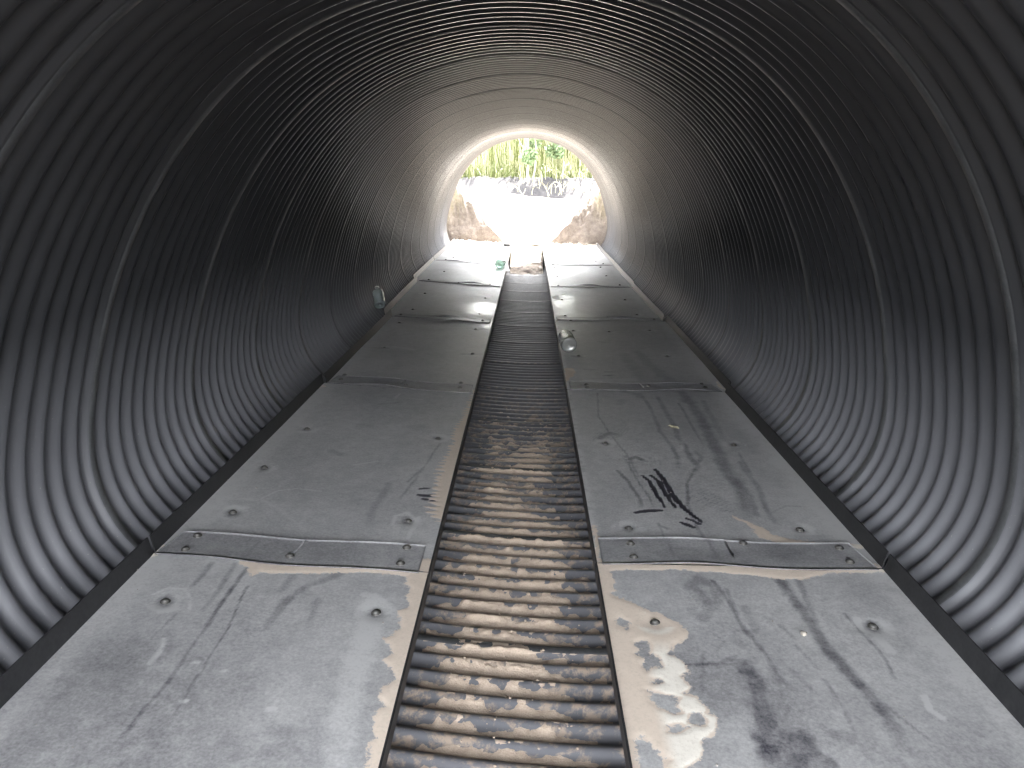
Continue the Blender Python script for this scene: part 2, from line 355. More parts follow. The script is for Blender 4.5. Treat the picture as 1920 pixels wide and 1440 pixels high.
BLACK_L = [mk(c4, PL, p, w_, 1.0) for p, w_ in (([(1455, 156), (1505, 152)], .005), ([(1450, 186), (1500, 190), (1545, 186)], .008), ([(1475, 205), (1500, 210)], .006), ([(1518, 214), (1555, 216)], .004))]
LIGHT_R = [mk(c5, PR, p, w_, s_) for p, w_, s_ in (([(1470, 810), (1530, 850), (1590, 870), (1630, 930), (1660, 965)], .010, .28), ([(1820, 1180), (1850, 1250), (1910, 1290)], .007, .5), ([(1740, 690), (1760, 705)], .006, .4),
    ([(300, 350), (345, 368), (380, 350)], .01, .2), ([(1170, 370), (1240, 375)], .01, .25), ([(600, 400), (830, 400)], .014, .25), ([(440, 1060), (600, 1080)], .03, .05))] + \
    [mk(c3, PR, p, w_, s_) for p, w_, s_ in (([(670, 1180), (750, 1190)], .010, .45), ([(430, 610), (460, 620)], .02, .2), ([(560, 700), (900, 690)], .03, .22), ([(1270, 1160), (1275, 1210)], .008, .3), ([(850, 1280), (870, 1300)], .005, .4))]
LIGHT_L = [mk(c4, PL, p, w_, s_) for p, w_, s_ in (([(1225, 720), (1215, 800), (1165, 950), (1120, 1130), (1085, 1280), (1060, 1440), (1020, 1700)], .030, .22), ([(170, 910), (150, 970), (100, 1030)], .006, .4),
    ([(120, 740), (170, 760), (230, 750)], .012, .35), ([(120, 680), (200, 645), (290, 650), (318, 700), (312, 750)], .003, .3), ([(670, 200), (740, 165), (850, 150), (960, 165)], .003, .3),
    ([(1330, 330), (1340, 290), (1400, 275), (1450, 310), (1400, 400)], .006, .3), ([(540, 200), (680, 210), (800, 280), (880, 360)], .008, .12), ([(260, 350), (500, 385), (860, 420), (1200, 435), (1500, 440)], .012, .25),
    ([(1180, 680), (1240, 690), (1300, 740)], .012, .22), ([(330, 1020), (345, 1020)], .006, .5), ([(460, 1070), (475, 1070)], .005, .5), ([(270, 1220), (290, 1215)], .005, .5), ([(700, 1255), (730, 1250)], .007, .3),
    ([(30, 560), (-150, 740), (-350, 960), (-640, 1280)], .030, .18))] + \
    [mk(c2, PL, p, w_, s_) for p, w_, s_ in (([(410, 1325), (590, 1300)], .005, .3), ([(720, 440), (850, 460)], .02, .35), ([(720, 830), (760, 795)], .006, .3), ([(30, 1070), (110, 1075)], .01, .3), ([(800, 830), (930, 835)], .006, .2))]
SAND_R = [[PR(*p) for p in [(1119, 1050)]+[c5(*q) for q in ((252, 545), (246, 590), (270, 650), (265, 690), (330, 705), (430, 750), (520, 775), (600, 825), (650, 862), (620, 895), (565, 925), (548, 965), (600, 985), (630, 1030), (640, 1060), (610, 1085), (645, 1110),
            (668, 1130), (615, 1170), (700, 1185), (735, 1235), (710, 1255), (775, 1285), (795, 1330), (770, 1370), (700, 1400), (710, 1440), (650, 1540), (660, 1700), (600, 1900), (450, 2300), (200, 2300))]],
          [PR(*p) for p in (c5(180, 525), c5(240, 555), c5(600, 552), c5(900, 575), c5(1060, 592), c5(1200, 598), c5(1290, 590), c5(1340, 566), c5(1620, 570), c5(1650, 530), c5(1200, 515), c5(180, 500))],
          [PR(*p) for p in (c5(870, 290), c5(940, 330), c5(1000, 395), c5(1090, 425), c5(1300, 445), c5(1540, 450), c5(1530, 432), c5(1340, 428), c5(1150, 405), c5(1050, 380), c5(1000, 345), c5(940, 320))],
          [PR(*p) for p in (c3(400, 600), c3(465, 600), c3(470, 630), c3(430, 690), c3(400, 720))],
          [PR(*p) for p in (c3(1530, 690), c3(1570, 735), c3(1600, 770), c3(1540, 735))],
          [PR(*p) for p in ((1113, 985), (1119, 985), (1128, 1060), (1118, 1060))]]
HOLE_R = [[PR(*c5(*q)) for q in P] for P in (((265, 810), (300, 785), (340, 810), (355, 840), (330, 850), (310, 825), (280, 835)), ((385, 915), (420, 895), (460, 925), (455, 960), (500, 985), (520, 1040), (470, 1040), (430, 1055), (400, 1020), (410, 990), (375, 970), (395, 945)),
            ((465, 1085), (520, 1090), (525, 1110), (470, 1115)), ((430, 1150), (520, 1165), (600, 1190), (590, 1225), (620, 1260), (560, 1265), (500, 1240), (450, 1200)), ((550, 1320), (600, 1310), (650, 1340), (600, 1370), (550, 1360)),
            ((645, 1270), (700, 1260), (740, 1290), (730, 1330), (680, 1335), (640, 1310)), ((370, 1400), (420, 1380), (470, 1420), (540, 1500), (480, 1600), (390, 1540)))]
SAND_L = [[PL(*c4(*q)) for q in ((1525, 500), (1545, 545), (1400, 1150), (1240, 1850), (1050, 2400), (900, 2400), (1130, 1700), (1185, 1540), (1205, 1440), (1240, 1400), (1235, 1330), (1240, 1280), (1295, 1245), (1265, 1180), (1275, 1140), (1345, 1110), (1300, 1040), (1285, 1010),
            (1325, 985), (1305, 950), (1290, 905), (1335, 885), (1365, 850), (1358, 760), (1400, 745), (1405, 700), (1395, 610), (1400, 585), (1200, 568), (1000, 572), (660, 570), (625, 588), (610, 565), (600, 540), (560, 520), (560, 505))],
          [PL(*p) for p in ((272, 1045), (300, 1018), (304, 1022), (288, 1044))],
          [PL(*p) for p in [(893, 730), (880, 800), (862, 880), (846, 965)]+[c4(1575, 320), c4(1545, 310), c4(1518, 275), c4(1530, 230), c4(1545, 150), c4(1560, 60), c4(1590, 0)]+[c2(1130, 1250), c2(1165, 1100), c2(1210, 1000), c2(1265, 900), c2(1300, 820), c2(1310, 770)]],
          [PL(*p) for p in (c2(120, 760), c2(180, 725), c2(215, 722), c2(170, 745))]]
WET = [(PL(900, 578), .16, .30), (PL(918, 610), .08, .1), (PR(1062, 566), .14, .42), (PR(1070, 590), .2, .1), (PL(930, 520), .1, .2), (PR(1050, 512), .16, .2)]
BOLTS_L = [(310, 1127), (705, 1148), (436, 960), (765, 977), (495, 876), (821, 822), (575, 804), (721, 652), (886, 663), (749, 605), (892, 617), (774, 580), (899, 589), (797, 550), (910, 559), (833, 509), (923, 516), (850, 483), (886, 489), (860, 471), (936, 477)]
SBOLTS_L = [(371, 1009), (348, 1035), (544, 1047), (763, 1031), (751, 1061), (646, 706), (639, 714), (760, 725), (864, 721), (862, 730), (752, 592), (905, 603), (804, 526), (860, 532), (919, 535), (836, 488), (882, 492)]
BOLTS_R = [(1228, 1166), (1637, 1174), (1179, 990), (1500, 993), (1135, 831), (1376, 834), (1085, 667), (1251, 668), (1075, 620), (1218, 620), (1142, 622), (1172, 562), (1194, 590), (1054, 562), (1060, 592), (1045, 518), (1137, 517), (1040, 502), (1126, 501), (1109, 479), (1117, 491), (1035, 479)]
SBOLTS_R = [(1182, 1024), (1188, 1049), (1393, 1023), (1573, 1032), (1593, 1058), (1099, 724), (1101, 729), (1215, 727), (1315, 723), (1322, 729), (1070, 603), (1226, 601), (1047, 537), (1109, 537), (1162, 536), (1037, 497), (1131, 496)]

def footprint(X, Y, c, ang, w_=.05, l_=.13, seed=0):
    ca, sa = math.cos(ang), math.sin(ang); u = (X-c[0])*ca+(Y-c[1])*sa; v = -(X-c[0])*sa+(Y-c[1])*ca
    e = 1-np.sqrt((u/w_)**2+(v/l_)**2); pat = (np.abs(((u*70+v*25) % 1)-.5) < .27)*(np.abs(((v*62-u*20) % 1)-.5) < .30)
    return np.clip(e*5, 0, 1)*pat*(fbm(X*25, Y*25, 60+seed) > .42)
def plate_mesh(side, x_in, xo0, xo1, y0, y1, step, bolts, k):
    nx = max(8, int(abs(xo0-x_in)/step)); ny = max(8, int((y1-y0)/step))
    t = np.linspace(0, 1, nx)[None, :]; Yv = np.linspace(y0, y1, ny)[:, None]*np.ones((1, nx))
    xo = xo0+(xo1-xo0)*(Yv-y0)/(y1-y0); Xv = x_in+(xo-x_in)*t
    left_ = side < 0
    z = zLn(Xv) if left_ else 0*Xv
    z = z+(fbm(Xv*1.7+k*3, Yv*1.3, 5+k, 2)-.5)*.012*np.minimum(1, np.minimum(Yv-y0, y1-Yv)/.25+.1)
    near = k < 2
    dark = np.zeros_like(Xv); light = np.zeros_like(Xv); sand = np.full(Xv.shape, -1.0); wet = np.zeros_like(Xv)
    dn = fbm(Xv*38, Yv*38, 31, 3)
    mg = .08
    def inside(P, w_):
        P = np.asarray(P); return not (P[:, 1].max() < y0-mg or P[:, 1].min() > y1+mg)
    jx = Xv+(fbm(Xv*9, Yv*9, 71, 3)-.5)*.012; jy = Yv+(fbm(Xv*9+40, Yv*9, 72, 3)-.5)*.012
    for P, wd, s in (DARK_L if left_ else DARK_R):
        if not inside(P, wd): continue
        wd = max(wd, step*.7)
        d, al = line_dist(jx, jy, P); wv = wd*(.6+.8*dn); dark = np.maximum(dark, s*sstep(wv*1.5, wv*.35, d)*(.55+.9*dn)*np.minimum(1, 4*(1-al)+.35))
        light = np.maximum(light, .10*s*sstep(wd*.8, 0, np.abs(d-wv*1.9)))
    for P, wd, s in (BLACK_L if left_ else BLACK_R):
        if not inside(P, wd): continue
        d, al = line_dist(Xv+(dn-.5)*.006, Yv+(dn-.5)*.006, P); wv = wd*(.45+1.0*np.sqrt(np.clip(np.sin(np.pi*(.08+.86*al)), 0, 1)))*(.75+.5*dn); dark = np.maximum(dark, 1.25*sstep(wv*.98, wv*.5, d))
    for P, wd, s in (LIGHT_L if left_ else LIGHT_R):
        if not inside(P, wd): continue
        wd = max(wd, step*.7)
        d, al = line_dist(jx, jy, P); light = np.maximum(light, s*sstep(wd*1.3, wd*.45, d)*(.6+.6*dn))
    comb = (np.abs(((Yv*34+fbm(Xv*8, Yv*8, 9)*2.2) % 1)-.5)*2-.5)*.030*(fbm(Yv*5, Xv*2, 44) )*1.6 if (left_ and k == 1) else 0
    for P in (SAND_L if left_ else SAND_R):
        if not inside(P, 0): continue
        sand = np.maximum(sand, poly_sdf(Xv+(fbm(Xv*30, Yv*30, 12, 4)-.5)*.026+comb, Yv+(fbm(Xv*30, Yv*30, 13, 3)-.5)*.012, P))
    if not left_:
        for P in HOLE_R:
            if inside(P, 0): sand = np.minimum(sand, -poly_sdf(Xv+(dn-.5)*.02, Yv+(fbm(Xv*38, Yv*38, 33, 3)-.5)*.014, P))
        if k == 0:
            pale = sstep(.045, .10, Xv-GUT_R)*sstep(1.42, 1.30, Yv)*sstep(.0, .006, sand); light = np.maximum(light, pale*.4)
            for c, a, sd_ in (((PR(*c5(850, 885))), .3, 1), ((PR(*c5(715, 690))), -.1, 2), ((PR(*c5(1430, 1410))), .7, 3)):
                dark = np.maximum(dark, footprint(Xv, Yv, c, a, .045, .07, sd_)*.22)
        if k == 1:
            for c, a, sd_ in (((PR(*c5(740, 200))), .45, 4), ((PR(*c3(740, 1100))), -.8, 5), ((PR(*c3(920, 1285))), 1.2, 6)):
                dark = np.maximum(dark, footprint(Xv, Yv, c, a, .05, .12, sd_)*.2)
        light = np.maximum(light, .25*sstep(.03, .0, Xv-GUT_R)*(dn > .45)*(sand < 0))
    if k == 0: dark = np.maximum(dark, (.05+.24*sstep(.42, .70, fbm(Xv*2.6, Yv*2.2, 83+side, 4)))*sstep(1.6, 1.15, Yv)*(.7+.6*dn))  # worn patches; nearest panels also darkened to offset light from the near mouth
    # dust banked at the outer flange
    dist_out = np.abs(xo-Xv); light = np.maximum(light, .22*sstep(.09, .02, dist_out)*(.5+dn))
    for (cx_, cy_), r_, s_ in WET:
        wet = np.maximum(wet, sstep(1.0, .35, np.hypot((Xv-cx_)/r_, (Yv-cy_)/(r_+s_))+(fbm(Xv*9, Yv*6, 90)-.5)*.9)*.62)
    bol = np.array(bolts) if len(bolts) else np.zeros((0, 2))
    for bx, by in bol:
        d = np.hypot(Xv-bx, (Yv-by)); z = z-.0035*np.exp(-(d/.03)**2); a = np.arctan2(Yv-by, Xv-bx)
        dark = np.maximum(dark, .40*sstep(.026, .010, d+dn*.010-.004)); light = np.maximum(light, .25*sstep(.02, 0, np.abs(d-.034))*(dn > .5))
    sm = np.clip(.56+sand/.035, 0, 1); z = z+.0010*sstep(.50, .85, sm)
    me = mesh_np("plate", np.stack([Xv, Yv, z], -1).reshape(-1, 3), grid_faces(ny, nx) if side > 0 else grid_faces(ny, nx)[:, ::-1])
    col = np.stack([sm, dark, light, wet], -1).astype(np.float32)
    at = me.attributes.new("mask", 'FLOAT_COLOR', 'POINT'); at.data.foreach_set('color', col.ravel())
    return me, z, Xv, Yv
def bolt_mesh():
    vs = []; fs = []; n = 12
    prof = [(.0115, 0), (.0115, .0015), (.0076, .0016), (.0074, .0054), (.0060, .0066), (0.0001, .0069)]
    for r, h in prof:
        for a in range(n):
            rr = r*(1.0 if r > .01 else (1.0 if a % 2 == 0 else .93)); vs.append((rr*math.cos(a*2*math.pi/n), rr*math.sin(a*2*math.pi/n), h))
    for i in range(len(prof)-1):
        for a in range(n): fs.append((i*n+a, i*n+(a+1) % n, (i+1)*n+(a+1) % n, (i+1)*n+a))
    return mesh_np("bolt", vs, fs)
BOLT = bolt_mesh(); BOLT.materials.append(M_BOLT)
def strap_mesh(side, x0, x1, y_at, wid, amp, k):
    nx, ny = 90, 12; t = np.linspace(0, 1, nx)[None, :]*np.ones((ny, 1)); v = np.linspace(0, 1, ny)[:, None]*np.ones((1, nx))
    X = x0+(x1-x0)*t; wob = .010*np.sin(t*5.3+k*1.7)*t*(1-t)*4
    Y = y_at+wob+wid*v*(1-.12*t*(k % 2))
    if v is not None: X = X+np.where(t > .5, -1, 0)*side*.02*v*(abs(x1-x0) > .4)
    z = (zLn(X) if side < 0 else 0*X)+.0065+amp*np.exp(-((t-(.35+.13*((k*3) % 4)))/.16)**2)*(.35+.65*np.abs(2*v-1))*(1+.6*(v < .5))
    dn = fbm(X*30, Y*30, 55+k, 3); dark = .20+(.10+.45*(fbm(X*6, Y*12, 50+k, 3)-.5)); light = 0*X
    for P, wd, s in (DARK_L if side < 0 else DARK_R):
        d, al = line_dist(X, Y, P); dark = np.maximum(dark, .25+s*.7*sstep(wd*1.5, wd*.4, d))
    light = .25*sstep(.12, 0, v)*(dn > .5)
    top = np.stack([X, Y, z], -1).reshape(-1, 3); bot = top-np.array([0, 0, .0025])
    f = grid_faces(ny, nx); n = nx*ny
    rim = [j for j in range(nx)]+[i*nx+nx-1 for i in range(1, ny)]+[(ny-1)*nx+j for j in range(nx-2, -1, -1)]+[i*nx for i in range(ny-2, 0, -1)]
    sidef = [(a, b, b+n, a+n) for a, b in zip(rim, rim[1:]+rim[:1])]
    me = mesh_np("cover_strip", np.vstack([top, bot]), np.vstack([f, f[:, ::-1]+n, np.array(sidef)]))
    col = np.stack([0*X, np.clip(dark, 0, 1), light, 0*X], -1).reshape(-1, 4).astype(np.float32); col = np.vstack([col, col*0+np.array([0, .8, 0, 0])]).astype(np.float32)
    at = me.attributes.new("mask", 'FLOAT_COLOR', 'POINT'); at.data.foreach_set('color', col.ravel()); return me
def bar(name, pts, sect, mat, parent):
    """extrude a small closed section (list of (dx,dz)) along pts"""
    vs = []; n = len(sect)
    for p in pts:
        for dx, dz in sect: vs.append((p[0]+dx, p[1], p[2]+dz))
    fs = []
    for i in range(len(pts)-1):
        for a in range(n): fs.append((i*n+a, i*n+(a+1) % n, (i+1)*n+(a+1) % n, (i+1)*n+a))
    me = bpy.data.meshes.new(name); me.from_pydata(vs, [], fs+[tuple(range(n)), tuple(range(len(vs)-1, len(vs)-1-n, -1))]); me.update()
    return link(name, me, mat, parent)
def walkway(side, JY, OUT, bolts_px, sb_px, label):
    Pf = PL if side < 0 else PR; xin = GUT_L if side < 0 else GUT_R
    root = empty("walkway", (0, 0, 0)); tag(root, label, "walkway")
    bw = [Pf(*b) for b in bolts_px]; sb = [Pf(*b) for b in sb_px]; zf = zL if side < 0 else (lambda x: 0.0)
    outs = [OUT[0]]+list(OUT)+[OUT[-1]]
    for k in range(len(JY)-1):
        y0, y1 = JY[k], JY[k+1]; step = (.0042, .0055, .011, .016, .02, .025)[min(k, 5)]
        o0, o1 = (outs[k], outs[k+1]) if k < 1 else ((outs[k]*.3+outs[k+1]*.7) if k > 1 else outs[k], outs[k+1])
        yov = .05 if k < len(JY)-2 else 0
        mybolts = [b for b in bw if y0 <= b[1] < y1]
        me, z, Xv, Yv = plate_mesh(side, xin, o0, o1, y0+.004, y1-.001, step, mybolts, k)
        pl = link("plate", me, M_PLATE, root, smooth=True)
        # upturned outer flange, rolled inner lip
        pts = [(o0+(o1-o0)*t, y0+.006+(y1-.006-y0-.006)*t, (zf(o0) if side < 0 else 0)) for t in np.linspace(0, 1, 12)]
        fh = .046
        bar("flange", pts, [(0, -.003), (side*.003, -.003), (side*(.003+.008), fh), (side*.008, fh)] if side > 0 else [(0, -.003), (side*.008, fh), (side*.011, fh), (side*.003, -.003)], M_EDGE, pl)
        pts = [(xin, y0+.006+(y1-y0-.012)*t, 0) for t in np.linspace(0, 1, 10)]
        s_ = -side
        bar("folded_lip", pts, [(0, .001), (s_*.004, -.001), (s_*.005, -.03), (s_*.001, -.03)], M_EDGE, pl)
        for bx, by in mybolts:
            o = link("bolt", BOLT, None, pl, smooth=False); o.location = (bx, by, zf(bx)-.002); o.rotation_euler = (random.uniform(-.12, .12), random.uniform(-.12, .12), random.random()*6)
    for k in range(1, len(JY)-1):
        y = JY[k]; wid = (.14, .13, .10, .08, .07)[min(k-1, 4)]; xo = outs[k]
        if k == 1 and side < 0: x0, x1 = xin-.022, xo+.006
        else: x0, x1 = xin+(.012 if side > 0 else -.012), xo-side*.015
        amp = (.003, .006, .011, .010, .008)[k-1]
        st = link("cover_strip", strap_mesh(side, x0, x1, y-.012, wid, amp, k+(3 if side > 0 else 0)), M_PLATE, root, smooth=True)
        for bx, by in [b for b in sb if abs(b[1]-y-.05) < .26 and min(range(1, len(JY)-1), key=lambda q: abs(JY[q]+.04-b[1])) == k]:
            o = link("bolt", BOLT, None, st); o.location = (bx, by, zf(bx)+.0065); o.rotation_euler = (0, 0, random.random()*6)
    return root
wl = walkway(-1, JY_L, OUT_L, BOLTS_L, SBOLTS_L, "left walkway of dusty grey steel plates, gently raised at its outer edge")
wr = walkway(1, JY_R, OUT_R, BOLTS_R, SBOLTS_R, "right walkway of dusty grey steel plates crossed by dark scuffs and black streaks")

# ---------------------------------------------------------------- silt in the gutter between the walkways
BS = SEC[:, 1] < .05
bx_, bz_, bs_ = SEC[BS, 0]+CX, SEC[BS, 1], (SQ-PERIM*(SQ > PERIM*.9))[BS]
o_ = np.argsort(bx_); bx_, bz_, bs_ = bx_[o_], bz_[o_], bs_[o_]
def gutter_silt():
    xs = np.arange(-.262, .212, .0042); ys = np.arange(.62, 4.9, .0042)
    X, Y = np.meshgrid(xs, ys); zb = np.interp(X, bx_, bz_); ss = np.interp(X, bx_, bs_)
    # s runs top->right->bottom: the bottom is at +PERIM/2 ; helix phase is periodic over a turn
    ph = phase(Y, ss); pipe_z = zb+corr(ph); u = ph % 1.0
    crest = zb+DEP/2
    lat = (X-(GUT_L+GUT_R)/2)/.21
    big = fbm(X*7, Y*3.0, 3, 4); fine = fbm(X*42, Y*42, 8, 4); streak = fbm(X*9, Y*60, 15, 3)
    amt = .64-.55*sstep(.45, 1.08, np.abs(lat+.08))*1.0+(big-.5)*1.25+(fine-.5)*.45+(streak-.5)*.3
    amt -= sstep(3.0, 4.3, Y)*.95; amt += .05; amt -= sstep(.98, .86, Y)*.0
    a_ = np.clip(amt, -.3, 1.15); top_u = .50+.42*a_+(fine-.5)*.16
    shape = sstep(.38, .47, u)*sstep(top_u+.06, top_u-.10, u)
    lvl = pipe_z+shape*(.0010+.0046*np.clip(a_, 0, 1))+(fine-.5)*.0022*(shape > .1)-.0012*(1-shape)
    z = np.where((amt < .10) | (shape < .02), pipe_z-.003, lvl)
    film = sstep(.50, .60, big*.5+fine*.5)*.0026*sstep(2.9, 2.0, Y+(big-.5)*2)*sstep(1.0, .55, np.abs(lat)); z = np.maximum(z, pipe_z-.0014+film*(amt > .05))
    me = mesh_np("silt", np.stack([X, Y, z], -1).reshape(-1, 3), grid_faces(len(ys), len(xs)))
    o = link("silt", me, M_SAND, smooth=True); tag(o, "tan silt lying in the ridges of the channel between the walkways", "sand", kind="stuff")
    return xs
gutter_silt()
def rock(seed, r, flat=.7):
    g = np.random.default_rng(seed); import bmesh
    bm = bmesh.new(); bmesh.ops.create_icosphere(bm, subdivisions=1, radius=r)
    for v in bm.verts: v.co *= g.uniform(.75, 1.2); v.co.z *= flat
    V_ = np.array([v.co[:] for v in bm.verts]); F_ = np.array([[l.index for l in f.verts] for f in bm.faces]); bm.free(); return V_, F_
def scatter(name, pts, mat, label, rr, kind="stuff", cat="gravel"):
    Vs = []; Fs = []; n = 0; base = [rock(i, 1.0) for i in range(9)]
    for i, p in enumerate(pts):
        V_, F_ = base[i % 9]; r = rng.uniform(*rr)*(.6+.8*rng.random()**3); a = rng.random()*6.28; c, s = math.cos(a), math.sin(a)
        W = V_*r; W = np.stack([W[:, 0]*c-W[:, 1]*s, W[:, 0]*s+W[:, 1]*c, W[:, 2]], -1)+np.array(p)+np.array([0, 0, r*.35]); Vs.append(W); Fs.append(F_+n); n += len(W)
    o = link(name, mesh_np(name, np.vstack(Vs), np.vstack(Fs)), mat); tag(o, label, cat, kind=kind); return o
pts = []
for _ in range(420):
    x = rng.normal(-.03, .10); y = rng.uniform(.8, 3.6)
    if not (GUT_L+.01 < x < GUT_R-.01): continue
    pts.append((x, y, float(np.interp(x, bx_, bz_)+corr(np.array(phase(y, np.interp(x, bx_, bs_)))))))
scatter("grit", pts, M_SAND, "small clods of grit lying on the channel ridges", (.0018, .0052), cat="grit")
pts = [(rng.uniform(-.95, .88), rng.uniform(.7, 3.6)) for _ in range(170)]
pts = [(x, y, zL(x) if x < 0 else 0) for x, y in pts if not (GUT_L-.01 < x < GUT_R+.01)]
scatter("loose_grit", pts, M_GRAVEL, "pale grains of grit scattered over the steel plates", (.0012, .0028), cat="grit")

# ---------------------------------------------------------------- outside ground
def sheet(name, xs, ys, zf, mat, smooth=True):
    X, Y = np.meshgrid(xs, ys); Z = zf(X, Y)
    return link(name, mesh_np(name, np.stack([X, Y, Z], -1).reshape(-1, 3), grid_faces(len(ys), len(xs))), mat, smooth=smooth)
def path_z(X, Y):
    z = -.25+.0*X
    z = z+sstep(8.9, 10.5, Y)*.24+sstep(10.9, 13.6, Y)*(.555-.09*np.clip(X, -2.5, 2.5))
    z = z+(fbm(X*2.2, Y*2.2, 21, 4)-.5)*.10*sstep(10.6, 11.5, Y)+(fbm(X*14, Y*14, 22, 3)-.5)*.012
    return z
def ground_z(X, Y):
    z = -.42+0*X; z = z+sstep(13.3, 14.6, Y)*.9+(fbm(X*.4, Y*.4, 4)-.5)*.1; return z
NEG = np.concatenate([np.linspace(-220, -8, 12), np.linspace(-6, 6, 25), np.linspace(8, 220, 12)])
g1 = sheet("ground", NEG, np.concatenate([np.linspace(-220, -6, 12), np.linspace(-4, 20, 49), np.linspace(24, 260, 12)]),
           lambda X, Y: np.where(Y < 11, -.42, -.42+sstep(13.0, 16, Y)*1.0), M_EARTH); tag(g1, "earth ground beyond the culvert", "ground", kind="structure")
g2 = sheet("sandy_ground", np.linspace(-7, 7, 200), np.linspace(10.64, 14.1, 90), path_z, M_SANDO); tag(g2, "bright sunlit sand outside the far mouth", "ground", kind="structure")
g3 = sheet("sand_ramp", np.linspace(GUT_L+.006, GUT_R-.006, 60), np.linspace(8.2, 10.66, 220),
           lambda X, Y: path_z(X, Y)+.018*np.exp(-((Y-9.55)/.3)**2)*(1+.8*np.cos(X*14))+(fbm(X*9, Y*9, 77, 3)-.5)*.05*sstep(8.7, 9.4, Y)*sstep(10.7, 10.2, Y)-.02, M_HEAP)
tag(g3, "heap of damp yellow sand filling the far end of the channel", "sand", kind="structure")
g4 = sheet("near_ground", np.linspace(-14, 14, 60), np.linspace(-16, -0.44, 60), lambda X, Y: -.30+(fbm(X, Y, 3)-.5)*.12+sstep(2, 6, np.abs(X))*.9, M_SOIL)  # unseen ground, made dark soil to keep bounce light off the crown
tag(g4, "unseen ground of dark soil before the near mouth", "ground", kind="structure")
def bank_z(X, Y): return .40+sstep(13.85, 15.1, Y+(fbm(X*1.3, X*0, 40)-.5)*.5)*.46+(fbm(X*3, Y*3, 41, 4)-.5)*.12
g5 = sheet("soil_bank", np.linspace(-8, 8, 160), np.linspace(13.7, 30, 120), bank_z, M_SOIL); tag(g5, "dark soil bank under the reeds", "bank", kind="structure")
# embankment over the pipe: two faces with an arch left out, and a crown
def embank():
    n = 90; j = (np.linspace(-.395, .395, n)*2400).astype(int) % 2400; arch = np.stack([CX+SEC[j, 0]-NRM[j, 0]*.03, SEC[j, 1]-NRM[j, 1]*.03], -1)
    a = np.linspace(-math.pi*.62, math.pi*.62, n); outer = np.stack([9*np.sin(a), .5+2.2*np.cos(a)], -1); outer[:, 1] = np.maximum(outer[:, 1], -.42)
    vs = []; m_ = 14; L = len(arch)
    for yy, sg_ in ((Y1P+.0, 1), (Y0P-.0, -1)):
        for k in range(m_):
            t = k/(m_-1); P = arch*(1-t)+outer*t
            y = np.full(L, yy)-sg_*(.02+np.maximum(0, (P[:, 1]-SEC[:, 1].min()))*.55*t)-sg_*.0
            vs.append(np.stack([P[:, 0], y, P[:, 1]], -1))
    V_ = np.vstack(vs); f = [grid_faces(m_, L), grid_faces(m_, L)+m_*L]
    a0 = (m_-1)*L; b0 = (2*m_-1)*L
    f.append(np.array([(a0+i, a0+i+1, b0+i+1, b0+i) for i in range(L-1)]))
    o = link("embankment", mesh_np("embankment", V_, np.vstack(f)), M_EARTH, smooth=True); tag(o, "earth embankment over the culvert", "embankment", kind="structure")
embank()
# sand heaps either side of the far mouth
def heap(side):
    nx, ny = 200, 420; u = np.linspace(0, 1, nx)[None, :]*np.ones((ny, 1)); v = (np.linspace(0, 1, ny)**1.8)[:, None]*np.ones((1, nx))
    X = side*(.16+2.4*u)+CX; Y = 10.44+2.0*v
    wx = X+(fbm(X*4, Y*4, 61+side)-.5)*.12; wy = Y+(fbm(X*4, Y*4, 62+side)-.5)*.14
    r = np.abs(wx-CX); hs = np.clip((r-.26)*(.98 if side < 0 else .94), 0, .86); hf = np.clip((wy-10.52)*2.05, 0, 2)-.10*sstep(.0, .25, wy-10.52)*0
    h = np.minimum(hs, hf)
    h = h*sstep(1.0, .70, v)
    # slumps and runnels down the slope
    run = np.abs(fbm(X*16-Y*7*side, Y*2.5+X*2, 50+side, 4)-.5)*2; lump = fbm(X*11, Y*11, 52, 4)-.5; clod = np.maximum(0, fbm(X*34, Y*34, 57, 3)-.52)
    up = sstep(.22, .45, h)
    h = h+up*(-.16*run+.05+lump*.12+clod*.12)+(1-up)*(fbm(X*20-Y*9*side, Y*4, 59, 3)-.5)*.022*sstep(.03, .12, h)
    z = -.03+h-.03*(h < .01)
    f = grid_faces(ny, nx)
    o = link("sand_heap", mesh_np("sand_heap", np.stack([X, Y, z], -1).reshape(-1, 3), f if side > 0 else f[:, ::-1]), M_HEAP, smooth=True)
    tag(o, "lumpy brown sand heap banked against the %s side of the far mouth" % ("left" if side < 0 else "right"), "sand heap"); return o
heap(-1); heap(1)
# apron strip of gravelly sand between plates and heaps
for sgn, xa, xb in ((-1, -1.05, GUT_L-.0), (1, GUT_R, .98)):
    ap = sheet("gravel_strip", np.linspace(xa, xb, 60), np.linspace(10.30, 10.80, 20), lambda X, Y: -.012+(fbm(X*12, Y*12, 14)-.5)*.02+sstep(10.33, 10.42, Y)*.018+(zLn(X)*.7 if sgn < 0 else 0)+sstep(10.5, 10.8, Y)*.02, M_SANDO)
    tag(ap, "strip of gravelly sand at the far end of the %s walkway" % ("left" if sgn < 0 else "right"), "gravel", kind="stuff")
pts = [(rng.uniform(-1.0, .95), rng.normal(10.46, .08)) for _ in range(190)]
pts = [(x, y, .012+(zL(x)*.7 if x < 0 else 0)) for x, y in pts if not (GUT_L < x < GUT_R)]
scatter("gravel", pts, M_GRAVEL, "row of small stones where the walkways meet the sand", (.008, .024))
